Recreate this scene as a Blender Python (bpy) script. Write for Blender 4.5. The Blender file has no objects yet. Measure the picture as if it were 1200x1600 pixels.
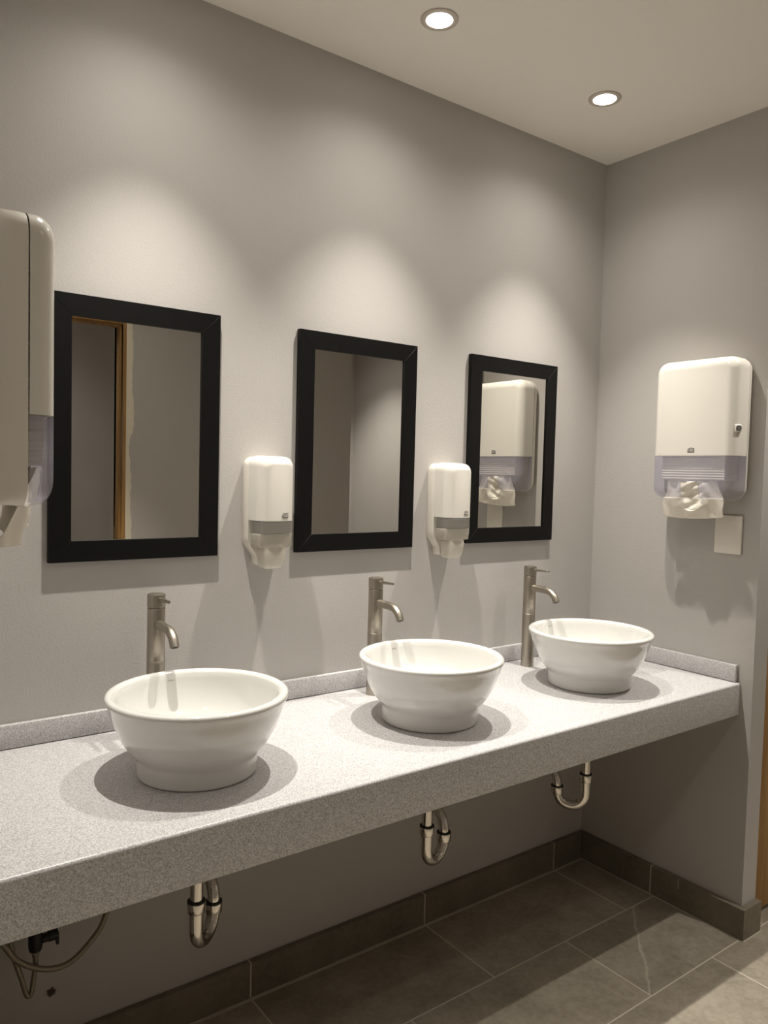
import bpy, bmesh, math, random
from mathutils import Vector, Matrix
PI = math.pi
random.seed(3)
scene = bpy.context.scene
col = scene.collection

# ------------------------------------------------------------------ helpers
class MB:
    """collects shapes, builds them as one mesh object"""
    def __init__(s):
        s.bm = bmesh.new()
    def box(s, a, b, bev=0.0, seg=2):
        bm = bmesh.new()
        vs = [bm.verts.new((x, y, z)) for x in (a[0], b[0]) for y in (a[1], b[1]) for z in (a[2], b[2])]
        for f in ((0, 1, 3, 2), (4, 6, 7, 5), (0, 4, 5, 1), (2, 3, 7, 6), (0, 2, 6, 4), (1, 5, 7, 3)):
            bm.faces.new([vs[i] for i in f])
        if bev > 0:
            bmesh.ops.bevel(bm, geom=bm.edges[:], offset=bev, segments=seg, profile=0.5, affect='EDGES')
        s.merge(bm)
        return s
    def merge(s, bm):
        me = bpy.data.meshes.new('tmp')
        bm.to_mesh(me); bm.free()
        s.bm.from_mesh(me)
        bpy.data.meshes.remove(me)
    def loft(s, loops, cap0=True, cap1=True, closed=True):
        bm = s.bm
        L = [[bm.verts.new(p) for p in lp] for lp in loops]
        n = len(L[0])
        for i in range(len(L) - 1):
            for j in range(n if closed else n - 1):
                k = (j + 1) % n
                try:
                    bm.faces.new((L[i][j], L[i][k], L[i + 1][k], L[i + 1][j]))
                except ValueError:
                    pass
        if cap0: bm.faces.new(list(reversed(L[0])))
        if cap1: bm.faces.new(L[-1])
        return s
    def lathe(s, prof, c=(0, 0, 0), seg=64):
        bm = s.bm
        rings = []
        for r, z in prof:
            if r < 1e-6:
                rings.append([bm.verts.new((c[0], c[1], c[2] + z))])
            else:
                rings.append([bm.verts.new((c[0] + r * math.cos(2 * PI * i / seg), c[1] + r * math.sin(2 * PI * i / seg), c[2] + z)) for i in range(seg)])
        for a, b in zip(rings, rings[1:]):
            for i in range(seg):
                k = (i + 1) % seg
                if len(a) == 1 and len(b) == 1: continue
                if len(a) == 1: bm.faces.new((a[0], b[k], b[i]))
                elif len(b) == 1: bm.faces.new((a[i], a[k], b[0]))
                else: bm.faces.new((a[i], a[k], b[k], b[i]))
        return s
    def tube(s, pts, r, seg=20, caps=True):
        pts = [Vector(p) for p in pts]
        n = len(pts)
        rs = r if isinstance(r, (list, tuple)) else [r] * n
        t = [(pts[min(i + 1, n - 1)] - pts[max(i - 1, 0)]).normalized() for i in range(n)]
        up = Vector((0, 0, 1)) if abs(t[0].z) < .9 else Vector((1, 0, 0))
        u = t[0].cross(up).normalized()
        loops = []
        for i in range(n):
            u = (u - t[i] * u.dot(t[i])).normalized()
            v = t[i].cross(u)
            loops.append([pts[i] + rs[i] * (math.cos(2 * PI * k / seg) * u + math.sin(2 * PI * k / seg) * v) for k in range(seg)])
        return s.loft(loops, caps, caps)
    def build(s, name, mat, parent=None, smooth=35):
        bm = s.bm
        bmesh.ops.remove_doubles(bm, verts=bm.verts[:], dist=1e-6)
        bmesh.ops.recalc_face_normals(bm, faces=bm.faces[:])
        me = bpy.data.meshes.new(name)
        bm.to_mesh(me); bm.free()
        me.materials.append(mat)
        if smooth:
            me.shade_smooth()
            me.set_sharp_from_angle(angle=math.radians(smooth))
        o = bpy.data.objects.new(name, me)
        col.objects.link(o)
        if parent is not None: o.parent = parent
        return o

def rr(w, h, r, y, cx=0, cz=0, n=8):
    """rounded rectangle loop in the x-z plane at depth y"""
    r = max(min(r, w / 2 - 1e-4, h / 2 - 1e-4), 1e-4)
    out = []
    for sx, sz, a0 in ((1, 1, 0), (-1, 1, 90), (-1, -1, 180), (1, -1, 270)):
        for i in range(n + 1):
            a = math.radians(a0 + 90 * i / n)
            out.append((cx + sx * (w / 2 - r) + r * math.cos(a), y, cz + sz * (h / 2 - r) + r * math.sin(a)))
    return out

def smooth_path(pts, k=8):
    P = [Vector(p) for p in pts]
    P = [P[0] * 2 - P[1]] + P + [P[-1] * 2 - P[-2]]
    out = []
    for i in range(1, len(P) - 2):
        for j in range(k):
            t = j / k
            a, b, c, d = P[i - 1:i + 3]
            out.append(.5 * ((2 * b) + (c - a) * t + (2 * a - 5 * b + 4 * c - d) * t * t + (3 * b - a - 3 * c + d) * t ** 3))
    out.append(P[-2])
    return out

def thing(name, label, cat, loc=(0, 0, 0), rz=0, group=None):
    o = bpy.data.objects.new(name, None)
    o.empty_display_size = .05
    col.objects.link(o)
    o.location = loc; o.rotation_euler = (0, 0, rz)
    o['label'] = label; o['category'] = cat
    if group: o['group'] = group
    return o
def tag(o, label, cat, group=None):
    o['label'] = label; o['category'] = cat
    if group: o['group'] = group
    return o
def struct(o):
    o['kind'] = 'structure'
    return o
def dup(root, loc, label):
    """copy of a thing with copies of its parts and sub-parts"""
    r = root.copy(); col.objects.link(r)
    r.location = loc; r['label'] = label
    for ch in list(root.children):
        c = ch.copy(); col.objects.link(c); c.parent = r
        for g in ch.children:
            d = g.copy(); col.objects.link(d); d.parent = c
    return r
def text_mesh(txt, size, name, mat, parent, loc, rot, depth=.0002, sx=1.0):
    cu = bpy.data.curves.new('t', 'FONT')
    cu.body = txt; cu.size = size; cu.align_x = 'CENTER'; cu.align_y = 'CENTER'; cu.extrude = depth
    t = bpy.data.objects.new('t', cu); col.objects.link(t)
    bpy.context.view_layer.update()
    me = bpy.data.meshes.new_from_object(t.evaluated_get(bpy.context.evaluated_depsgraph_get()))
    bpy.data.objects.remove(t); bpy.data.curves.remove(cu)
    me.name = name
    me.materials.clear(); me.materials.append(mat)
    o = bpy.data.objects.new(name, me); col.objects.link(o)
    o.parent = parent; o.location = loc; o.rotation_euler = rot; o.scale = (sx, 1, 1)
    return o

# ------------------------------------------------------------------ materials
def lin(c):
    return tuple((x / 12.92 if x <= .04045 else ((x + .055) / 1.055) ** 2.4) for x in c)
def rgb(r, g, b):
    return (*lin((r / 255, g / 255, b / 255)), 1)
def mat(name, color, rough=.5, metal=0., spec=.5, coat=0.):
    m = bpy.data.materials.new(name); m.use_nodes = True
    p = m.node_tree.nodes['Principled BSDF']
    p.inputs['Base Color'].default_value = color
    p.inputs['Roughness'].default_value = rough
    p.inputs['Metallic'].default_value = metal
    p.inputs['Specular IOR Level'].default_value = spec
    p.inputs['Coat Weight'].default_value = coat
    p.inputs['Coat Roughness'].default_value = .05
    return m
def N(m, t, **kw):
    n = m.node_tree.nodes.new(t)
    for k, v in kw.items(): setattr(n, k, v)
    return n
def L(m, a, b): m.node_tree.links.new(a, b)
def coords(m, scale=(1, 1, 1), loc=(0, 0, 0)):
    g = N(m, 'ShaderNodeNewGeometry'); mp = N(m, 'ShaderNodeMapping')
    mp.inputs['Scale'].default_value = scale; mp.inputs['Location'].default_value = loc
    L(m, g.outputs['Position'], mp.inputs['Vector'])
    return mp.outputs['Vector']
def objco(m, scale=(1, 1, 1)):
    g = N(m, 'ShaderNodeTexCoord'); mp = N(m, 'ShaderNodeMapping')
    mp.inputs['Scale'].default_value = scale
    L(m, g.outputs['Object'], mp.inputs['Vector'])
    return mp.outputs['Vector']
def bump(m, height, strength=.1, dist=.002):
    b = N(m, 'ShaderNodeBump'); b.inputs['Strength'].default_value = strength; b.inputs['Distance'].default_value = dist
    L(m, height, b.inputs['Height']); L(m, b.outputs['Normal'], m.node_tree.nodes['Principled BSDF'].inputs['Normal'])
def noise(m, vec, scale, detail=2, rough=.5):
    n = N(m, 'ShaderNodeTexNoise'); n.inputs['Scale'].default_value = scale; n.inputs['Detail'].default_value = detail
    n.inputs['Roughness'].default_value = rough
    L(m, vec, n.inputs['Vector']); return n
def ramp(m, fac, stops):
    r = N(m, 'ShaderNodeValToRGB')
    e = r.color_ramp.elements
    while len(e) < len(stops): e.new(.5)
    for i, (p, c) in enumerate(stops):
        e[i].position = p; e[i].color = c
    L(m, fac, r.inputs['Fac']); return r
def P(m): return m.node_tree.nodes['Principled BSDF']

WALL = rgb(185, 181, 177)
m_wall = mat('wall_paint', WALL, .62, spec=.3)
v = coords(m_wall); n1 = noise(m_wall, v, 170, 3, .6); bump(m_wall, n1.outputs['Fac'], .38, .0015)
n2 = noise(m_wall, v, 1.1, 3)
r_ = ramp(m_wall, n2.outputs['Fac'], [(.3, rgb(183, 179, 175)), (.7, rgb(187, 183, 179))])
# a small dark mark low on the back wall
g = N(m_wall, 'ShaderNodeNewGeometry')
ds = N(m_wall, 'ShaderNodeVectorMath', operation='DISTANCE'); ds.inputs[1].default_value = (-1.8995, 0, .205)
L(m_wall, g.outputs['Position'], ds.inputs[0])
nn = noise(m_wall, v, 130, 2)
ad = N(m_wall, 'ShaderNodeMath', operation='MULTIPLY_ADD'); ad.inputs[1].default_value = -.016; L(m_wall, nn.outputs['Fac'], ad.inputs[0]); L(m_wall, ds.outputs['Value'], ad.inputs[2])
cr = ramp(m_wall, ad.outputs['Value'], [(0, (0, 0, 0, 1)), (.004, (1, 1, 1, 1))])
mx = N(m_wall, 'ShaderNodeMix', data_type='RGBA'); L(m_wall, cr.outputs['Color'], mx.inputs[0])
mx.inputs[6].default_value = rgb(70, 55, 45); L(m_wall, r_.outputs['Color'], mx.inputs[7])
L(m_wall, mx.outputs[2], P(m_wall).inputs['Base Color'])

m_ceil = mat('ceiling_paint', rgb(240, 236, 228), .8, spec=.2)
v = coords(m_ceil); n1 = noise(m_ceil, v, 120, 2); bump(m_ceil, n1.outputs['Fac'], .08, .001)

# stone floor tiles, 610 x 305 mm running bond
def tile_mat(name, c_dark, c_light, grout, brick=True):
    m = mat(name, c_dark, .5, spec=.4)
    v = coords(m)
    n1 = noise(m, v, 6, 6, .65); n2 = noise(m, v, 55, 4, .6); n3 = noise(m, v, 2.2, 3)
    vein = N(m, 'ShaderNodeTexWave', wave_type='BANDS', bands_direction='DIAGONAL')
    vein.inputs['Scale'].default_value = 1.15; vein.inputs['Distortion'].default_value = 7; vein.inputs['Detail'].default_value = 3; vein.inputs['Detail Scale'].default_value = 1.2
    L(m, v, vein.inputs['Vector'])
    a = N(m, 'ShaderNodeMath', operation='MULTIPLY_ADD'); a.inputs[1].default_value = .55
    L(m, n2.outputs['Fac'], a.inputs[0]); L(m, n1.outputs['Fac'], a.inputs[2])
    base = ramp(m, a.outputs['Value'], [(.55, c_dark), (.95, c_light)])
    vr = ramp(m, vein.outputs['Fac'], [(0.0, (1, 1, 1, 1)), (.012, (0, 0, 0, 1))])
    vm = N(m, 'ShaderNodeMath', operation='MULTIPLY'); vm.inputs[1].default_value = .35
    L(m, vr.outputs['Color'], vm.inputs[0])
    mv = N(m, 'ShaderNodeMix', data_type='RGBA'); L(m, vm.outputs['Value'], mv.inputs[0]); L(m, base.outputs['Color'], mv.inputs[6]); mv.inputs[7].default_value = c_light
    out = mv.outputs[2]
    if brick:
        # a pale vein crossing one tile near the corner
        sv = N(m, 'ShaderNodeSeparateXYZ'); L(m, v, sv.inputs[0])
        wob = noise(m, v, 14, 3)
        lx = N(m, 'ShaderNodeMath', operation='MULTIPLY_ADD'); lx.inputs[1].default_value = -1.122; L(m, sv.outputs['Y'], lx.inputs[0]); L(m, sv.outputs['X'], lx.inputs[2])
        wx = N(m, 'ShaderNodeMath', operation='MULTIPLY_ADD'); wx.inputs[1].default_value = .05; L(m, wob.outputs['Fac'], wx.inputs[0]); L(m, lx.outputs[0], wx.inputs[2])
        cx_ = N(m, 'ShaderNodeMath', operation='ADD'); cx_.inputs[1].default_value = -.262; L(m, wx.outputs[0], cx_.inputs[0])
        ab = N(m, 'ShaderNodeMath', operation='ABSOLUTE'); L(m, cx_.outputs[0], ab.inputs[0])
        vv = ramp(m, ab.outputs[0], [(0, (.6, .6, .6, 1)), (.008, (0, 0, 0, 1))])
        ylim = N(m, 'ShaderNodeMath', operation='COMPARE'); ylim.inputs[1].default_value = -.484; ylim.inputs[2].default_value = .150; L(m, sv.outputs['Y'], ylim.inputs[0])
        xlim = N(m, 'ShaderNodeMath', operation='COMPARE'); xlim.inputs[1].default_value = -.26; xlim.inputs[2].default_value = .22; L(m, sv.outputs['X'], xlim.inputs[0])
        k1 = N(m, 'ShaderNodeMath', operation='MULTIPLY'); L(m, vv.outputs['Color'], k1.inputs[0]); L(m, ylim.outputs[0], k1.inputs[1])
        k2 = N(m, 'ShaderNodeMath', operation='MULTIPLY'); L(m, k1.outputs[0], k2.inputs[0]); L(m, xlim.outputs[0], k2.inputs[1])
        mv2 = N(m, 'ShaderNodeMix', data_type='RGBA'); L(m, k2.outputs[0], mv2.inputs[0]); L(m, out, mv2.inputs[6]); mv2.inputs[7].default_value = grout
        out = mv2.outputs[2]
        sp = N(m, 'ShaderNodeSeparateXYZ'); L(m, v, sp.inputs[0])
        xx = N(m, 'ShaderNodeMath', operation='ADD'); xx.inputs[1].default_value = -.132; L(m, sp.outputs['X'], xx.inputs[0])
        yy = N(m, 'ShaderNodeMath', operation='MULTIPLY_ADD'); yy.inputs[1].default_value = -1; yy.inputs[2].default_value = -.027; L(m, sp.outputs['Y'], yy.inputs[0])
        cb = N(m, 'ShaderNodeCombineXYZ'); L(m, xx.outputs[0], cb.inputs[0]); L(m, yy.outputs[0], cb.inputs[1])
        bt = N(m, 'ShaderNodeTexBrick', offset=.5, offset_frequency=2)
        bt.inputs['Scale'].default_value = 1; bt.inputs['Brick Width'].default_value = .61; bt.inputs['Row Height'].default_value = .305
        bt.inputs['Mortar Size'].default_value = .0022; bt.inputs['Mortar Smooth'].default_value = .1; bt.inputs['Bias'].default_value = 0
        bt.inputs['Color1'].default_value = (.9, .9, .9, 1); bt.inputs['Color2'].default_value = (1.1, 1.1, 1.1, 1)
        L(m, cb.outputs[0], bt.inputs['Vector'])
        mu = N(m, 'ShaderNodeMix', data_type='RGBA', blend_type='MULTIPLY'); mu.inputs[0].default_value = 1
        L(m, out, mu.inputs[6]); L(m, bt.outputs['Color'], mu.inputs[7])
        mg = N(m, 'ShaderNodeMix', data_type='RGBA'); L(m, bt.outputs['Fac'], mg.inputs[0]); L(m, mu.outputs[2], mg.inputs[6]); mg.inputs[7].default_value = grout
        out = mg.outputs[2]
    L(m, out, P(m).inputs['Base Color'])
    bump(m, n2.outputs['Fac'], .12, .001)
    return m
m_floor = tile_mat('floor_tile', rgb(130, 122, 108), rgb(162, 153, 138), rgb(200, 192, 177))
m_base = tile_mat('baseboard_tile', rgb(100, 93, 80), rgb(124, 116, 102), rgb(150, 142, 129), False)
m_grout = mat('grout', rgb(190, 182, 168), .8)

# speckled solid-surface worktop
m_top = mat('speckled_worktop', rgb(190, 186, 182), .32, spec=.45)
v = coords(m_top)
n1 = noise(m_top, v, 350, 2, .6); n2 = noise(m_top, v, 620, 2, .6)
mxn = N(m_top, 'ShaderNodeMath', operation='MULTIPLY_ADD'); mxn.inputs[1].default_value = .6
L(m_top, n2.outputs['Fac'], mxn.inputs[0]); L(m_top, n1.outputs['Fac'], mxn.inputs[2])
rp = ramp(m_top, mxn.outputs['Value'], [(.54, rgb(134, 131, 131)), (.72, rgb(180, 178, 179)), (.86, rgb(200, 198, 198)), (1.0, rgb(220, 218, 217))])
L(m_top, rp.outputs['Color'], P(m_top).inputs['Base Color'])

m_ceramic = mat('white_ceramic', rgb(219, 218, 214), .12, spec=.5, coat=.6)
m_black = mat('black_frame', rgb(12, 11, 11), .45, spec=.22)
v = objco(m_black, (1, 1, 1)); n1 = noise(m_black, v, 300, 2); bump(m_black, n1.outputs['Fac'], .05, .0005)
m_mirror = mat('mirror_silver', (.74, .73, .70, 1), .0, 1.0)
m_nickel = mat('brushed_nickel', rgb(172, 165, 153), .27, 1.0)
v = objco(m_nickel, (1, 1, .02)); n1 = noise(m_nickel, v, 900, 2)
rr_ = ramp(m_nickel, n1.outputs['Fac'], [(.3, (.31, .31, .31, 1)), (.7, (.42, .42, .42, 1))]); L(m_nickel, rr_.outputs['Color'], P(m_nickel).inputs['Roughness'])
m_dark = mat('dark_opening', rgb(25, 22, 20), .6)
m_chrome = mat('chrome', rgb(214, 208, 200), .07, 1.0)
n1 = noise(m_chrome, objco(m_chrome), 60, 3)
rr_ = ramp(m_chrome, n1.outputs['Fac'], [(.35, (.05, .05, .05, 1)), (.75, (.16, .16, .16, 1))]); L(m_chrome, rr_.outputs['Color'], P(m_chrome).inputs['Roughness'])
m_plastic = mat('white_plastic', rgb(225, 221, 212), .22, spec=.5, coat=.2)
m_plastic2 = mat('white_plastic_matt', rgb(226, 221, 211), .35, spec=.5)
m_paper = mat('paper_towel', rgb(226, 220, 208), .9, spec=.1)
n1 = noise(m_paper, objco(m_paper), 400, 2); bump(m_paper, n1.outputs['Fac'], .2, .0006)
m_grey = mat('logo_grey', rgb(86, 82, 78), .5)
m_faint = mat('faint_mark', rgb(160, 157, 152), .4)
m_rubber = mat('black_plastic', rgb(16, 15, 14), .45)
m_hose = mat('braided_hose', rgb(150, 140, 124), .42, .75)
bt = N(m_hose, 'ShaderNodeTexVoronoi'); bt.inputs['Scale'].default_value = 520; L(m_hose, objco(m_hose), bt.inputs['Vector']); bump(m_hose, bt.outputs['Distance'], .6, .001)
m_soapgrey = mat('soap_reservoir', rgb(104, 97, 88), .4)
m_pump = mat('pump_grey_plastic', rgb(176, 169, 158), .35)
m_blue = mat('reservoir_label_blue', rgb(120, 130, 160), .5)

def clear_mat(name, tint, opac, rough=.12):
    m = bpy.data.materials.new(name); m.use_nodes = True
    nt = m.node_tree; p = nt.nodes['Principled BSDF']; out = nt.nodes['Material Output']
    p.inputs['Base Color'].default_value = tint; p.inputs['Roughness'].default_value = rough
    t = nt.nodes.new('ShaderNodeBsdfTransparent'); t.inputs['Color'].default_value = (*[min(1, c * .3 + .74) for c in tint[:3]], 1)
    mix = nt.nodes.new('ShaderNodeMixShader'); mix.inputs[0].default_value = opac
    nt.links.new(t.outputs[0], mix.inputs[1]); nt.links.new(p.outputs[0], mix.inputs[2]); nt.links.new(mix.outputs[0], out.inputs['Surface'])
    return m
m_window = clear_mat('smoky_clear_plastic', rgb(196, 195, 214), .30)
m_window2 = clear_mat('clear_plastic', rgb(214, 210, 200), .26)
m_nozzle = clear_mat('milky_plastic', rgb(226, 221, 208), .8, .25)

def emis(name, c, s):
    m = bpy.data.materials.new(name); m.use_nodes = True
    p = m.node_tree.nodes['Principled BSDF']
    p.inputs['Emission Color'].default_value = c; p.inputs['Emission Strength'].default_value = s
    return m
LAMP = (1.0, .95, .865)
m_lamp = emis('lamp_glow', (1, .95, .86, 1), 26)
m_ring = mat('satin_ring', rgb(205, 196, 186), .4, .35)

def wood_mat(name, a, b, c):
    m = mat(name, a, .42, spec=.4)
    v = coords(m, (1, 1, .06)); n1 = noise(m, v, 60, 5, .6); n2 = noise(m, v, 9, 3)
    s = N(m, 'ShaderNodeMath', operation='MULTIPLY_ADD'); s.inputs[1].default_value = .6
    L(m, n1.outputs['Fac'], s.inputs[0]); L(m, n2.outputs['Fac'], s.inputs[2])
    r = ramp(m, s.outputs['Value'], [(.5, a), (.8, b), (1.05, c)])
    L(m, r.outputs['Color'], P(m).inputs['Base Color'])
    return m
m_wood = wood_mat('oak_veneer', rgb(124, 90, 48), rgb(154, 116, 66), rgb(178, 140, 88))
m_plaster = mat('raw_plaster', rgb(226, 218, 200), .85)

# ------------------------------------------------------------------ the setting
H = 2.566
XL, YP = -2.1405, -.63            # alcove's other side wall, end of both side walls
YF, YFAR = -2.2, -3.3           # wall opposite, far wall
struct(MB().box((-3.5, -3.4, -.1), (1.25, .1, 0)).build('floor', m_floor, smooth=0))
struct(MB().box((-3.5, -3.4, H), (1.25, .1, H + .1)).build('ceiling', m_ceil, smooth=0))
struct(MB().box((-3.5, 0, 0), (1.25, .1, H)).build('wall_back', m_wall, smooth=0))
struct(MB().box((0, YP, 0), (.082, 0, H)).build('wall_right', m_wall, smooth=0))
struct(MB().box((XL - .08, YP, 0), (XL, 0, H)).build('wall_left', m_wall, smooth=0))
OX0, OX1, OZ = -2.02, -1.024, 2.172
struct(MB().box((-3.4, YF - .12, 0), (OX0, YF, H)).box((OX1, YF - .12, 0), (.3775, YF, H)).box((OX0, YF - .12, OZ), (OX1, YF, H)).build('wall_front', m_wall, smooth=0))
struct(MB().box((-3.5, YFAR - .1, 0), (1.25, YFAR, H)).build('wall_far', m_wall, smooth=0))
struct(MB().box((-3.5, YFAR, 0), (-3.4, 0, H)).build('wall_west', m_wall, smooth=0))
struct(MB().box((1.15, YFAR, 0), (1.25, 0, H)).build('wall_east', m_wall, smooth=0))
struct(MB().box((.082, -.6, 2.1), (1.15, -.5, H)).box((.95, -.6, 0), (1.15, -.5, 2.1)).build('wall_doorway', m_wall, smooth=0))

# wooden door beyond the end of the right wall
d = struct(MB().box((.112, -.595, .014), (.925, -.555, 2.07), .0015).build('door_1', m_wood))
hd = MB().tube([(.84, -.595, 1.0), (.84, -.64, 1.0)], .009).tube([(.845, -.64, 1.0), (.74, -.64, 1.0)], .009).build('door_handle', m_nickel, d)
t1 = MB().box((.0825, -.606, 0), (.1045, -.5, 2.1), .001).box((.932, -.606, 0), (.9495, -.5, 2.1), .001).box((.1045, -.606, 2.078), (.932, -.5, 2.0995), .001).build('trim_1', m_wood)
struct(t1)
# wooden door frame in the wall opposite (seen in the first mirror), with raw plaster along it
j = MB()
for a, b in (((OX0, YF - .13, 0), (OX0 + .018, YF + .008, OZ)), ((OX1 - .018, YF - .13, 0), (OX1, YF + .008, OZ)), ((OX0 + .018, YF - .13, OZ - .018), (OX1 - .018, YF + .008, OZ))):
    j.box(a, b, .001)
j.box((OX0 + .018, YF - .06, 0), (OX0 + .03, YF - .015, OZ - .018)).box((OX1 - .03, YF - .06, 0), (OX1 - .018, YF - .015, OZ - .018)).box((OX0 + .03, YF - .06, OZ - .03), (OX1 - .03, YF - .015, OZ - .018))
struct(j.build('trim_2', m_wood))
pl_ = MB()
rows = []
nz = 110
for i in range(nz + 1):
    z = .02 + (OZ + .005 - .02) * i / nz
    w = .028 + .009 * math.sin(i * .31) * math.sin(i * .083 + 1) + random.uniform(-.003, .003) + (.008 if i > 80 else 0)
    rows.append([(OX1 + .0005, YF + .0004, z), (OX1 + .0005, YF + .004, z), (OX1 + w * .7, YF + .003, z), (OX1 + w, YF + .0004, z)])
pl_.loft(rows)
struct(pl_.build('trim_3', m_plaster))

# tiled skirting
TB, HB = .02, .099
def skirt(name, segs, grout):
    m = MB()
    for a, b in segs: m.box(a, b, .0012, 1)
    o = struct(m.build(name, m_base))
    g = MB()
    for a, b in grout: g.box(a, b)
    gr = g.build('grout_line', m_grout, o, 0)
    return o
jx = [XL + TB, -2.004, -1.394, -.784, -.174, -TB]
skirt('baseboard_back', [((a + .0018, -TB, .002), (b - .0018, 0, HB)) for a, b in zip(jx, jx[1:])],
      [((x - .0022, -TB + .0006, .002), (x + .0022, -.0005, HB - .0006)) for x in jx[1:-1]] + [((XL + TB, -TB - .003, 0), (-TB, -TB + .001, .0016))])
skirt('baseboard_right', [((-TB, -.3145, .002), (0, -.001, HB)), ((-TB, YP - TB, .002), (0, -.3181, HB)), ((.0004, YP - TB, .002), (.0845, YP, HB))],
      [((-TB + .0006, -.3185, .002), (-.0005, -.3141, HB - .0006)), ((-TB - .0005, -.4225, HB - .034), (-TB + .004, -.4205, HB + .0002)),
       ((-TB - .003, YP - TB, 0), (-TB + .001, -TB, .0016)), ((-TB, YP - TB - .004, 0), (.0845, YP - TB + .001, .0016))])
skirt('baseboard_left', [((XL, -.3145, .002), (XL + TB, -.001, HB)), ((XL, YP - TB, .002), (XL + TB, -.3181, HB)), ((XL - .08, YP - TB, .002), (XL - .0004, YP, HB))],
      [((XL + .0005, -.3185, .002), (XL + TB - .0006, -.3141, HB - .0006))])

# ------------------------------------------------------------------ worktop
ZC, D, T = .8008, .5924, .1023
ct = thing('countertop', 'long pale grey speckled worktop carrying three white basins', 'countertop', (0, 0, 0))
prof = [(-.002, ZC)]
R_ = .007
for i in range(7):
    a = PI / 2 * i / 6
    prof.append((-D + R_ - R_ * math.sin(a), ZC - R_ + R_ * math.cos(a)))
for i in range(4):
    a = PI / 2 * i / 3
    prof.append((-D + .003 - .003 * math.cos(a), ZC - T + .003 - .003 * math.sin(a)))
prof += [(-.002, ZC - T)]
xa, xb = XL + .001, -.001
MB().loft([[(xa, y, z) for y, z in prof], [(xb, y, z) for y, z in prof]]).build('worktop', m_top, ct, 50)
HS, TS = .0548, .0165
MB().box((XL + .001 + TS, -TS, ZC + .0015), (-TS - .0008, -.001, ZC + HS), .0025).build('backsplash', m_top, ct)
MB().box((-TS, YP + .048, ZC + .0015), (-.001, -.001, ZC + HS), .0022).build('side_splash', m_top, ct)
MB().box((XL + .001, YP + .048, ZC + .0015), (XL + TS, -.001, ZC + HS), .0022).build('side_splash', m_top, ct)

# ------------------------------------------------------------------ basins
def make_basin(loc, label):
    t = thing('wash_basin', label, 'basin', loc, 0, 'round vessel basins on the worktop')
    outer = [(0, .0), (.1165, .0), (.1185, .0004), (.1225, .0032), (.1236, .007), (.1245, .036), (.1258, .041), (.131, .048), (.1405, .0585), (.150, .072), (.1585, .088), (.166, .105), (.1725, .122), (.178, .139), (.1815, .151)]
    rim = [(.1846, .1555), (.1858, .1595), (.1856, .1632), (.1836, .1662), (.1800, .1679), (.1755, .1683), (.1712, .1674), (.1676, .1650), (.1652, .1610)]
    inner = [(.1632, .150), (.1592, .13), (.152, .108), (.1415, .086), (.127, .066), (.106, .050), (.080, .040), (.05, .0345), (.0225, .0325), (.0225, .029), (0, .029)]
    b = MB().lathe(outer + rim + inner, seg=128).build('bowl', m_ceramic, t, 40)
    MB().lathe([(0, .0305), (.012, .0305), (.0195, .0325), (.0215, .0335), (.0222, .0331), (.0215, .0295), (0, .0295)], seg=48).build('drain', m_chrome, t)
    # small maker's mark on the inner wall beneath the tap
    text_mesh('VITRA', .0052, 'maker_mark', m_faint, b, (.004, .16245, .1485), (math.radians(90 + 12), 0, 0), .00025, 1.0)
    return t
ZB = ZC + .0002
basin_x = (-1.694, -1.062, -.4275)
b0 = make_basin((basin_x[0], -.341, ZB), 'large white round basin nearest the camera, below the mirror reflecting a wooden door frame')
dup(b0, (basin_x[1], -.341, ZB), 'white round basin at the middle of the worktop, with a soap dispenser either side')
dup(b0, (basin_x[2], -.341, ZB), 'white round basin at the corner end of the worktop, beside the side splash')

# ------------------------------------------------------------------ taps
def make_faucet(loc, label):
    t = thing('faucet', label, 'faucet', loc, 0, 'tall brushed metal taps behind the basins')
    r = .0206
    MB().lathe([(0, 0), (r + .0004, 0), (r + .0004, .1755), (r - .0002, .1763), (0, .1763)], seg=48).build('base', m_nickel, t)
    MB().lathe([(0, .1766), (r - .0002, .1766), (r, .1772), (r, .2985), (r - .0008, .2998), (0, .2998)], seg=48).build('body', m_nickel, t)
    cap = MB().lathe([(0, .2998), (r - .0035, .2998), (r - .0035, .3022), (r - .0006, .3022), (r + .0003, .303), (r + .0003, .3305), (r - .0004, .3322), (r - .002, .333), (0, .3332)], seg=48).build('cap', m_nickel, t)
    zs = .262
    pts = [(0, -.012, zs), (0, -.03, zs), (0, -.05, zs - .0003), (0, -.072, zs - .0012)]
    for i in range(1, 9):
        a = math.radians(62) * i / 8
        pts.append((0, -.072 - .045 * math.sin(a), zs - .0012 - .045 * (1 - math.cos(a))))
    y, z = pts[-1][1:]
    pts.append((0, y - .010 * math.cos(math.radians(62)), z - .010 * math.sin(math.radians(62))))
    sp = MB().tube(pts, [.0112, .0112, .0110] + [.0106] * (len(pts) - 3), 28).build('spout', m_nickel, t, 50)
    e = Vector(pts[-1]); dv = (Vector(pts[-1]) - Vector(pts[-2])).normalized()
    MB().tube([e - dv * .002, e + dv * .0006], .0082, 24).build('aerator', m_dark, sp, 50)
    MB().tube([(0, -.017, .3225), (0, -.024, .3225), (0, -.078, .3245), (0, -.0795, .3246)], [.0044, .0042, .0040, .0034], 16).build('lever', m_nickel, t, 50)
    return t
FY = -.0845
f0 = make_faucet((-1.691, FY, ZB), 'tall brushed metal tap behind the basin nearest the camera')
dup(f0, (-1.056, FY, ZB), 'tall brushed metal tap behind the middle basin')
dup(f0, (-.4235, FY, ZB), 'tall brushed metal tap behind the basin at the corner')

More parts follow.
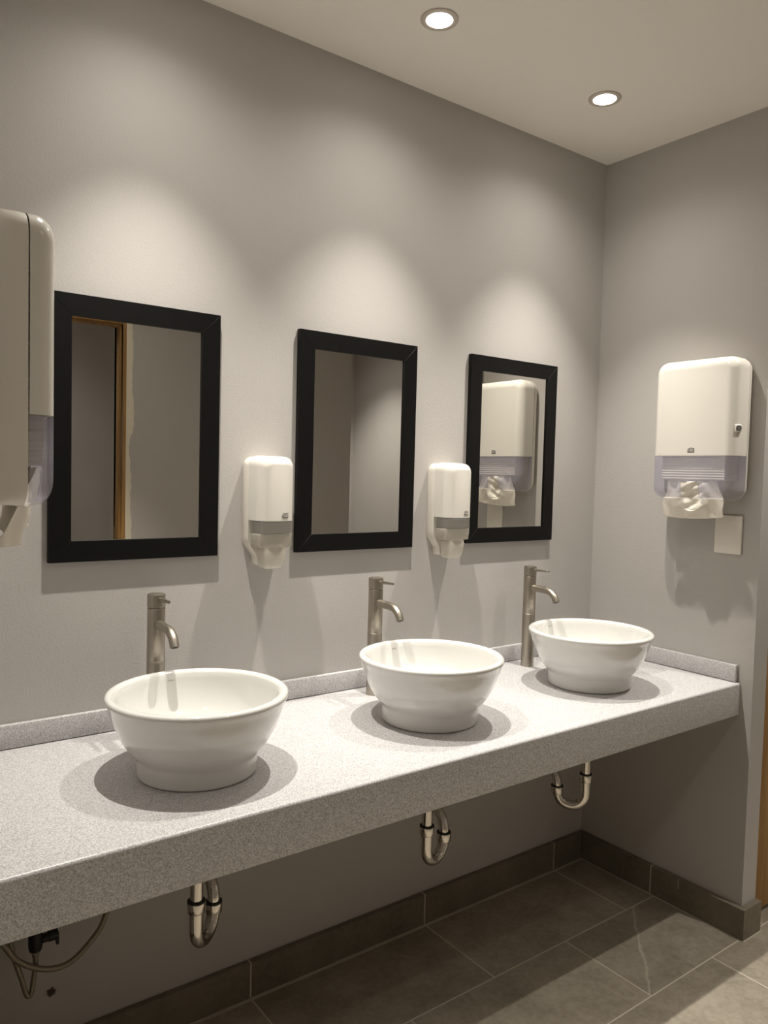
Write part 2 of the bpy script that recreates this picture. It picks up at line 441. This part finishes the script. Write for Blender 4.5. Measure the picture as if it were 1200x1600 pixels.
# ------------------------------------------------------------------ mirrors
MW, MH, MF, MT = .4062, .604, .0487, .0155
def make_mirror(loc, label):
    t = thing('wall_mirror', label, 'mirror', loc, 0, 'black framed mirrors on the back wall')
    w, h = MW / 2, MH / 2
    m = MB()
    O = [(-w, -h), (w, -h), (w, h), (-w, h)]
    I = [(-w + MF, -h + MF), (w - MF, -h + MF), (w - MF, h - MF), (-w + MF, h - MF)]
    for i in range(4):
        k = (i + 1) % 4
        bm = bmesh.new()
        q = [O[i], O[k], I[k], I[i]]
        c = (sum(x for x, _ in q) / 4, sum(z for _, z in q) / 4)
        va = [bm.verts.new((x, -.001, z)) for x, z in q]; vb = [bm.verts.new((x, -MT, z)) for x, z in q]
        bm.faces.new(va); bm.faces.new(list(reversed(vb)))
        for a in range(4):
            b = (a + 1) % 4
            bm.faces.new((va[b], va[a], vb[a], vb[b]))
        bmesh.ops.recalc_face_normals(bm, faces=bm.faces[:])
        bmesh.ops.bevel(bm, geom=bm.edges[:], offset=.0005, segments=1, affect='EDGES')
        m.merge(bm)
    m.build('frame', m_black, t, 30)
    MB().box((-w + MF - .004, -.0105, -h + MF - .004), (w - MF + .004, -.002, h - MF + .004)).build('mirror_glass', m_mirror, t, 0)
    return t
zm = 1.5103
k0 = make_mirror((-1.7105, 0, zm), 'black framed mirror reflecting a wooden door frame, above the basin nearest the camera')
dup(k0, (-1.0753, 0, zm - .0016), 'black framed mirror reflecting only a plain wall corner, between the soap dispensers')
dup(k0, (-.4481, 0, zm + .0018), 'black framed mirror reflecting the white towel dispenser')
k0.rotation_euler[1] = -.0009

# ------------------------------------------------------------------ dispensers
def split_z(m, z, upper):
    bm = m.bm
    bmesh.ops.bisect_plane(bm, geom=bm.verts[:] + bm.edges[:] + bm.faces[:], plane_co=(0, 0, z), plane_no=(0, 0, 1), clear_inner=upper, clear_outer=not upper)
    return m
def pillow(w, h, r, y0, y1, rf, cz, thick=None, steps=8, wide=None):
    """rounded shell from the seam (y0) to the front (y1) with rounded front edges"""
    loops = [rr(w, h, r, y0, 0, cz), rr(w, h, r, -(abs(y1) - rf), 0, cz)]
    for i in range(1, steps + 1):
        a = PI / 2 * i / steps
        ins = rf * (1 - math.cos(a))
        loops.append(rr(w - 2 * ins, h - 2 * ins, max(r - ins * .8, .006), y1 + rf * (1 - math.sin(a)), 0, cz))
    loops.append(rr(w - 2 * rf - .006, h - 2 * rf - .006, max(r - rf * .8, .006), y1, 0, cz))
    return loops
def logo(parent, x, y, z, w, tilt=0.0):
    """dark lozenge with the light word and a folded sweep above it"""
    h = w * .40
    o = MB().box((-w / 2, -.0003, -h / 2), (w / 2, .0003, h / 2), .0002, 1)
    sw = []
    for i in range(13):
        u = -1 + 2 * i / 12
        zc = h / 2 + h * .28 + h * .24 * (1 - abs(u)) ** 1 * math.cos(u * 1.2) * (1 if u < .2 else .8) + (h * .1 if u > .6 else 0)
        th = h * .085
        xx = u * w / 2 * .92 + w * .04
        sw.append([(xx, -.0003, zc - th), (xx, .0003, zc - th), (xx, .0003, zc + th), (xx, -.0003, zc + th)])
    o.loft(sw)
    b = o.build('logo', m_grey, parent, 0)
    b.location = (x, y, z)
    b.rotation_euler = (0, 0, tilt)
    return b
def logo_text(parent, x, y, z, w, tilt=0.0):
    return text_mesh('TORK', w * .36, 'logo_lettering', m_plastic, parent, (x + .0005 * math.sin(tilt), y - .0005, z), (PI / 2, 0, tilt), .0002, 1.0)

TW, TH, TD, TSPLIT = .284, .442, .105, .1385
def make_towel_dispenser(loc, rz, label, TSEAM):
    t = thing('paper_towel_dispenser', label, 'towel dispenser', loc, rz, 'white paper towel dispensers on the side walls')
    cz = TH / 2
    bs = [rr(TW - .026, TH - .026, .03, -.0005, 0, cz), rr(TW - .012, TH - .012, .034, -.012, 0, cz), rr(TW - .003, TH - .003, .037, -.020, 0, cz), rr(TW, TH, .038, -.028 + (TSEAM + .028) * .7, 0, cz), rr(TW - .001, TH - .001, .038, TSEAM + .0012, 0, cz)]
    MB().loft(bs, True, False).loft([bs[-1], rr(TW - .006, TH - .006, .035, TSEAM + .0012, 0, cz), rr(TW - .010, TH - .010, .033, -.012, 0, cz)], False, True).build('back_shell', m_plastic2, t, 50)
    loops = pillow(TW, TH, .038, TSEAM - .0008, -TD, .030, cz)
    cov = split_z(MB().loft(loops, False, True), TSPLIT, True)
    cover = cov.build('cover', m_plastic, t, 50)
    # lip along the lower edge of the opaque cover
    win = split_z(MB().loft(loops, False, True), TSPLIT - .0012, False)
    bm = win.bm
    for co, no in (((-.031, 0, 0), (1, 0, 0)), ((.031, 0, 0), (1, 0, 0)), ((0, 0, .058), (0, 0, 1)), ((-.112, 0, 0), (1, 0, 0)), ((.112, 0, 0), (1, 0, 0))):
        bmesh.ops.bisect_plane(bm, geom=bm.verts[:] + bm.edges[:] + bm.faces[:], plane_co=co, plane_no=no)
    dead = []
    for f in bm.faces:
        c = f.calc_center_median()
        if abs(c.x) < .031 and c.z < .058 and c.y < -.0755: dead.append(f)
        elif abs(c.x) < .112 and c.z < .004: dead.append(f)
    bmesh.ops.delete(bm, geom=dead, context='FACES')
    window = win.build('window', m_window, t, 50)
    nr = MB()
    path = [(-.032, -TD + .004, .014), (-.032, -TD, .034), (-.032, -TD, .05)] + [(-.032 + .008 * (1 - math.cos(PI / 2 * i / 5)), -TD, .05 + .009 * math.sin(PI / 2 * i / 5)) for i in range(1, 6)]
    path += [(-x, y, z) for x, y, z in reversed(path)]
    nr.tube(path, .0012, 8).build('notch_rim', m_window, window, 60)
    # lock on one side
    lk = MB().box((-.010, -.0105, -.0115), (.0035, .0105, .0115), .003, 3).build('lock_plate', m_plastic, t)
    lk.location = (TW / 2 - .0006, -.0850, .2215); lk.rotation_euler = (0, 0, math.radians(-34))
    MB().tube([(.003, 0, 0), (.0048, 0, 0)], .0082, 24).build('lock', m_grey, lk)
    MB().box((.0047, -.0008, -.0028), (.0052, .0008, .003)).build('keyhole', m_plastic, lk, 0)
    lg = logo(cover, 0, -TD - .0003, .153, .0235)
    logo_text(cover, -.0005, -TD - .0003, .1528, .0235)
    return t
ZT = 1.3705
td_r = make_towel_dispenser((0, -.449, ZT), -PI / 2, 'white towel dispenser with a dark round lock, on the wall beside the corner basin', -.030)
td_l = make_towel_dispenser((XL, -.449, ZT - .006), PI / 2, 'white towel dispenser cut off by the photo edge, overlapping a mirror', -.064)

def towel_stack(loc, rz, label):
    t = MB()
    loops = []
    z0, z1 = .062, .36
    n = 74
    for i in range(n + 1):
        z = z0 + (z1 - z0) * i / n
        j = (.0022 if i % 2 else 0) + random.uniform(-.0006, .0006)
        w = .1075 + random.uniform(-.0006, .0006) + (.001 if i % 2 else 0)
        sag = .012 * max(0, (.10 - z) / .04) * 0
        loops.append([(-w, -.014, z), (w, -.014, z), (w, -.090 - j, z + sag), (0, -.0915 - j, z + sag), (-w, -.090 - j, z + sag)])
    o = t.loft(loops).build('paper_towel_stack', m_paper, None, 20)
    o.location = loc; o.rotation_euler = (0, 0, rz)
    return tag(o, label, 'paper towels', 'stacks of folded towels inside the dispensers')
towel_stack((0, -.449, ZT), -PI / 2, 'stack of folded white towels behind the clear window of the locked dispenser')
towel_stack((XL, -.449, ZT - .006), PI / 2, 'stack of folded towels inside the dispenser at the photo edge')

def hanging_towel(loc, rz, label, mode):
    nx, nz = 64, 60
    front, back = [], []
    def f(u, s):
        # u across -1..1, s down 0..1
        top, bot = .060, (-.054 if mode == 0 else -.060)
        w = .080 + .026 * min(1, s * 1.7)
        z = top + (bot - top) * s
        x = u * w + .0015 * math.sin(s * 11 + u * 2)
        g = math.exp(-(u * 3.0) ** 2)
        y = -.0895 + .003 * math.sin(u * 7 + s * 4) + .0022 * math.sin(u * 13 - s * 9) + .012 * min(1, max(0, s - .5) * 2)
        y -= g * (.006 * math.sin(s * 12) + .004 * math.sin(s * 27 + u * 9)) * (1 if s < .75 else .3)
        lip = math.exp(-((s - .80 + .10 * (u * 3) ** 2) / .045) ** 2) * math.exp(-(u * 3.1) ** 4)
        y -= .011 * lip
        if s < .5: y += .004 * abs(u)
        z += -.008 * s * (1 - u * u) * (1 if s > .55 else 0) + .003 * math.sin(u * 9) * max(0, .5 - s)
        if mode == 1:
            if u < -.35:
                k = (-.35 - u) / .65
                y += .052 * k * s; x += .022 * k * s; z -= .006 * k * s
            else:
                z += .014 * (u + .35) * s; y += .012 * (u + .35) * s
        else:
            z += (.004 * u) * s
        return Vector((x, y, z))
    m = MB(); bm = m.bm
    grid = [[bm.verts.new(f(-1 + 2 * i / nx, k / nz)) for i in range(nx + 1)] for k in range(nz + 1)]
    for k in range(nz):
        for i in range(nx):
            bm.faces.new((grid[k][i], grid[k][i + 1], grid[k + 1][i + 1], grid[k + 1][i]))
    o = m.build('paper_towel', m_paper, None, 60)
    s = o.modifiers.new('thickness', 'SOLIDIFY'); s.thickness = .0006
    o.location = loc; o.rotation_euler = (0, 0, rz)
    return tag(o, label, 'paper towel', 'towels hanging out of the dispensers')
hanging_towel((0, -.449, ZT), -PI / 2, 'crumpled paper towel hanging from the notch, above the blank wall plate', 0)
hanging_towel((XL, -.449, ZT - .006), PI / 2, 'paper towel hanging below the dispenser at the photo edge', 1)

# blank switch plate under the right dispenser
pt = MB().box((-.0445, -.008, -.0605), (.0445, -.0005, .0605), .0015).build('wall_plate', m_plastic2)
pt.location = (0, -.5305, 1.2625); pt.rotation_euler = (0, 0, -PI / 2)
tag(pt, 'blank white rectangular plate on the wall beneath the towel dispenser', 'wall plate')

# soap dispensers
SW, SH = .112, .291
def make_soap(loc, label):
    t = thing('soap_dispenser', label, 'soap dispenser', loc, 0, 'white soap dispensers between the mirrors')
    # back plate, tapering to the spout at the bottom
    def plate(y, ins):
        pts = []
        w = SW / 2 - ins
        for cx, cz, a0 in ((w - .024, SH - .027 - ins, 0), (-w + .024, SH - .027 - ins, 90)):
            for i in range(7):
                a = math.radians(a0 + 15 * i); pts.append((cx + .024 * math.cos(a), y, cz + .024 * math.sin(a)))
        pts += [(-w, y, .075), (-w + .003, y, .062), (-w + .012, y, .050), (-.034 + ins, y, .037), (-.030 + ins, y, .030), (-.028 + ins, y, .012), (-.022 + ins, y, .006 + ins),
                (.022 - ins, y, .006 + ins), (.028 - ins, y, .012), (.030 - ins, y, .030), (.034 - ins, y, .037), (w - .012, y, .050), (w - .003, y, .062), (w, y, .075)]
        return pts
    MB().loft([plate(-.0005, .002), plate(-.004, 0), plate(-.030, .0005), plate(-.033, .003)]).build('back_plate', m_plastic2, t, 45)
    # cover: rounded rectangle outline, convex front
    w, h, cz = SW - .003, .2415, SH - .2415 / 2
    NX = 14
    def front_y(x):
        return -.066 - (.022 + .018 * (1 - (x / (w / 2)) ** 2))
    def chain(ins, rad):
        hw, hh = w / 2 - ins, h / 2 - ins
        top = [(hw - rad + rad * math.cos(PI / 2 * i / 8), hh - rad + rad * math.sin(PI / 2 * i / 8)) for i in range(9)]
        top += [((hw - rad) * (1 - 2 * i / NX), hh) for i in range(1, NX)]
        top += [(-x, z) for x, z in reversed(top[:9])]
        return top
    def shell_mesh(upper, z):
        m = MB()
        loops = []
        def add(ins, rad, yf):
            t_ = chain(ins, rad)
            loops.append([(x, yf(x), cz + q) for x, q in t_] + [(x, yf(x), cz - q) for x, q in reversed(t_)])
        add(0, .026, lambda x: -.034); add(0, .027, lambda x: -.050); add(.0012, .028, lambda x: -.066)
        for i in range(1, 11):
            a_ = PI / 2 * i / 10
            ins = .0012 + .022 * (1 - math.cos(a_))
            add(ins, max(.028 - ins * .7, .01), lambda x: -.066 + (front_y(x) + .066) * math.sin(a_))
        m.loft(loops, False, False)
        bm = m.bm
        lastl = [bm.verts.new(p) for p in loops[-1]]
        n = len(lastl)
        for i in range(n // 2 - 1):
            bm.faces.new((lastl[i], lastl[i + 1], lastl[n - 2 - i], lastl[n - 1 - i]))
        bmesh.ops.remove_doubles(bm, verts=bm.verts[:], dist=1e-6)
        return split_z(m, z, upper)
    zsp = SH - .166
    cover = shell_mesh(True, zsp).build('cover', m_plastic, t, 60)
    win = shell_mesh(False, zsp - .0015).build('window', m_window2, t, 60)
    # what shows through the window
    rs = MB().box((-.044, -.086, .0925), (.044, -.036, .26), .004, 2).build('reservoir', m_soapgrey, t)
    MB().box((-.0485, -.083, .056), (.0485, -.036, .0915), .004, 3).build('pump_body', m_pump, t)
    # push nozzle
    nl = []
    for z, hw, y0, y1 in ((.062, .032, -.034, -.080), (.046, .0335, -.034, -.086), (.030, .0305, -.034, -.087), (.012, .0285, -.034, -.084), (.004, .0265, -.034, -.080), (.0, .021, -.036, -.074)):
        lpz = rr(2 * hw, y0 - y1, min(.012, (y0 - y1) / 3), 0, 0, 0, 5)
        nl.append([(x, (y0 + y1) / 2 + zz, z) for x, _, zz in lpz])
    MB().loft(nl).build('nozzle', m_nozzle, t, 50)
    xq = .014
    yq = -.066 - (.022 + .018 * (1 - (xq / (w / 2)) ** 2))
    tl = math.atan(2 * .018 * xq / (w / 2) ** 2)
    logo(cover, xq, yq - .0006, zsp + .0125, .0195, tl)
    logo_text(cover, xq, yq - .0006, zsp + .0123, .0195, tl)
    return t
s1 = make_soap((-1.378, 0, 1.1745), 'white soap dispenser beside the wooden-frame mirror, standing clear of the mirrors')
s2 = dup(s1, (-.752, 0, 1.1745), 'white soap dispenser overlapping the mirror that reflects the towel dispenser')
for c in s2.children:
    if c.name.startswith('reservoir'):
        MB().box((-.024, -.0866, .1175), (.030, -.0858, .1225)).build('reservoir_label', m_blue, c, 0)

# ------------------------------------------------------------------ traps under the worktop
def make_trap(x, y, ox, oy, label):
    t = thing('sink_trap', label, 'drain trap', (x, y, .39), 0, 'chrome drain traps under the worktop')
    dirv = Vector((ox, oy, 0)).normalized(); s = .085; rad = s / 2; r = .0148
    zt = ZC - T - .39 - .0003
    zn, ze = .505 - .39, .4555 - .39
    MB().tube([(0, 0, zn - .02), (0, 0, zt)], .0138, 28).build('tail_pipe', m_chrome, t, 50)
    pts = [Vector((0, 0, zn)), Vector((0, 0, (zn + ze) / 2))]
    for i in range(17):
        a = PI * i / 16
        pts.append(dirv * (rad - rad * math.cos(a)) + Vector((0, 0, ze - rad * math.sin(a))))
    MB().tube(pts, r, 28).build('u_bend', m_chrome, t, 50)
    def nut(c, n):
        MB().lathe([(.0140, .013), (.0172, .0135), (.0192, .0115), (.0196, .009), (.0196, .0055), (.0192, .005), (.0192, -.009), (.0185, -.0105), (.0145, -.0112)], c, 40).build('nut', m_chrome, t, 35)
        MB().lathe([(.0136, .0142), (.0188, .0142), (.0192, .0118)], c, 40).build('gasket', m_rubber, t)
    nut((0, 0, zn), 0)
    e = dirv * s + Vector((0, 0, ze))
    nut(tuple(e + Vector((0, 0, .002))), 0)
    yw = -y  # local y of the wall
    q = [e, e + Vector((0, 0, .018))]
    for i in range(1, 11):
        a = PI / 2 * i / 10
        q.append(e + Vector((0, .05 * (1 - math.cos(a)), .018 + .05 * math.sin(a))))
    q.append(Vector((e.x, yw - .0005, q[-1].z)))
    MB().tube(q, .0138, 28).build('waste_pipe', m_chrome, t, 50)
    fl = MB()
    fl.tube([(e.x, yw - .006, q[-1].z), (e.x, yw - .0003, q[-1].z)], [.026, .032], 32).build('wall_flange', m_chrome, t, 50)
    return t
make_trap(-1.6925, -.341, .064, .055, 'chrome drain trap under the basin nearest the camera, beside the braided hoses')
make_trap(-1.060, -.341, .0815, .025, 'chrome drain trap under the middle basin')
make_trap(-.422, -.341, -.053, .067, 'chrome drain trap under the corner basin')

# stop valve and braided hoses
vx, vy = -1.952, -.085
vt = thing('stop_valve', 'black stop valve with a lever on the wall below the worktop', 'valve', (vx, 0, .39))
MB().tube([(0, -.0005, .02), (0, vy, .02)], .011, 20).build('stem', m_chrome, vt, 50)
MB().tube([(-.001, vy, -.021), (-.001, vy, -.012), (-.001, vy, .045)], [.0125, .0145, .0155], 20).build('body', m_rubber, vt, 40)
hb = MB().tube([(.012, vy, .0), (.03, vy, .001)], .0095, 18).tube([(.026, vy, .002), (.044, vy, .002)], .0125, 18).build('handle', m_rubber, vt, 40)
MB().box((.041, vy - .006, -.022), (.0475, vy + .006, .006), .002).build('lever', m_rubber, hb)
MB().tube([(-.001, vy, -.032), (-.001, vy, -.021)], .0088, 6).build('hose_nut', m_chrome, vt, 30)
hA = smooth_path([(-2.075, -.045, .47), (-2.05, -.08, .455), (-2.0163, -.1, .4058), (-1.9887, -.1, .3635), (-1.937, -.1, .3287), (-1.8835, -.1, .3249), (-1.8282, -.1, .3689), (-1.8071, -.1, .4067), (-1.78, -.097, .48), (-1.735, -.09, .57), (-1.70, -.086, .65), (-1.691, -.0845, ZC - T - .0004)], 10)
o = MB().tube(hA, .0062, 14).build('braided_hose', m_hose, None, 60)
tag(o, 'braided water hose curving in a wide loop beneath the worktop', 'hose')
hB = smooth_path([(vx - .001, vy, .3578), (vx - .001, vy - .001, .335), (vx - .006, vy - .003, .300), (vx - .0115, vy - .005, .2755), (vx - .020, vy - .004, .279), (-1.982, -.088, .318), (-1.994, -.085, .36), (-2.008, -.07, .42), (-2.035, -.04, .5)], 10)
o = MB().tube(hB, .0056, 14).build('braided_hose', m_hose, None, 60)
tag(o, 'braided water hose bent in a tight V below the black stop valve', 'hose')

# ------------------------------------------------------------------ ceiling downlights
def downlight(x, y, label, energy, group, size=72, blend=1.0, rad=.010, spill=9.5):
    t = thing('ceiling_downlight', label, 'ceiling light', (x, y, H), 0, group)
    MB().lathe([(.0478, 0), (.0478, -.0022), (.0465, -.0042), (.041, -.0052), (.0335, -.0040), (.0325, -.0010), (.0325, 0)], seg=64).build('trim_ring', m_ring, t, 50)
    MB().lathe([(0, -.0064), (.020, -.0060), (.0300, -.0046), (.0325, -.0030), (.0325, 0), (0, 0)], seg=48).build('lens', m_lamp, t, 50)
    l = bpy.data.lights.new('lamp', 'SPOT'); l.energy = energy; l.color = LAMP
    l.spot_size = math.radians(size); l.spot_blend = blend; l.shadow_soft_size = rad
    lo = bpy.data.objects.new('lamp', l); col.objects.link(lo); lo.parent = t; lo.location = (0, 0, -.012)
    # the wide, dimmer spill of the same lamp
    l2 = bpy.data.lights.new('lamp_spill', 'SPOT'); l2.energy = spill; l2.color = LAMP
    l2.spot_size = math.radians(146); l2.spot_blend = 1.0; l2.shadow_soft_size = .022
    lo2 = bpy.data.objects.new('lamp_spill', l2); col.objects.link(lo2); lo2.parent = t; lo2.location = (0, 0, -.012)
    return t
G1, G2 = 'ceiling lights in a row above the basins', 'ceiling lights over the open floor'
E1, E2 = 72, 44
downlight(-1.703, -.304, 'round recessed ceiling light above the basin nearest the camera', E1, G1)
downlight(-1.064, -.304, 'round recessed ceiling light above the middle basin', E1, G1)
downlight(-.4168, -.309, 'round recessed ceiling light above the corner basin', E1, G1)
downlight(.08, -1.0, 'recessed ceiling light in front of the wooden door', E2 * 1.1, G2, 84)
downlight(-1.2, -1.62, 'added unseen ceiling light over the floor in front of the middle basin', E2 * 3.4, G2, 56)  # added lamp, its floor bounce brightens ceiling and walls
downlight(-2.62, -1.5, 'added unseen ceiling light over the floor beside the camera', E2 * 3.4, G2, 56)  # also added out of view, for more bounced light on the ceiling
downlight(.62, -2.75, 'recessed ceiling light beyond the end of the wall opposite', E2 * 2.2, G2, 98)
downlight(-1.5, -2.75, 'added unseen ceiling light in the space behind the wooden door frame', E2 * .3, G2, 120)  # added to lift the dark space reflected in the first mirror

# ------------------------------------------------------------------ world, camera, view
w = bpy.data.worlds.new('world'); scene.world = w; w.use_nodes = True
w.node_tree.nodes['Background'].inputs[0].default_value = (.02, .018, .016, 1)
w.node_tree.nodes['Background'].inputs[1].default_value = 1

C = Vector((-2.3428, -1.841, 1.4285)); yaw, pitch, roll, f = -.6403, -.05, .0257, 1210.49
cy, sy, cp, sp, cr_, sr = math.cos(yaw), math.sin(yaw), math.cos(pitch), math.sin(pitch), math.cos(roll), math.sin(roll)
r = Vector((cy, sy, 0)); fw = Vector((-sy * cp, cy * cp, sp)); up = r.cross(fw)
r2 = cr_ * r + sr * up; u2 = -sr * r + cr_ * up
cam = bpy.data.cameras.new('camera'); co = bpy.data.objects.new('camera', cam); col.objects.link(co)
M = Matrix((r2, u2, -fw)).transposed().to_4x4(); M.translation = C
co.matrix_world = M
cam.sensor_fit = 'VERTICAL'; cam.sensor_height = 36; cam.lens = 36 * f / 1600; cam.clip_start = .02
scene.camera = co
vs = scene.view_settings
vs.view_transform = 'Standard'; vs.look = 'None'; vs.gamma = 1; vs.exposure = 0.36; vs.use_curve_mapping = False
scene.cycles.use_denoising = True
scene.cycles.max_bounces = 10; scene.cycles.diffuse_bounces = 6; scene.cycles.transparent_max_bounces = 12
scene.cycles.sample_clamp_indirect = 6
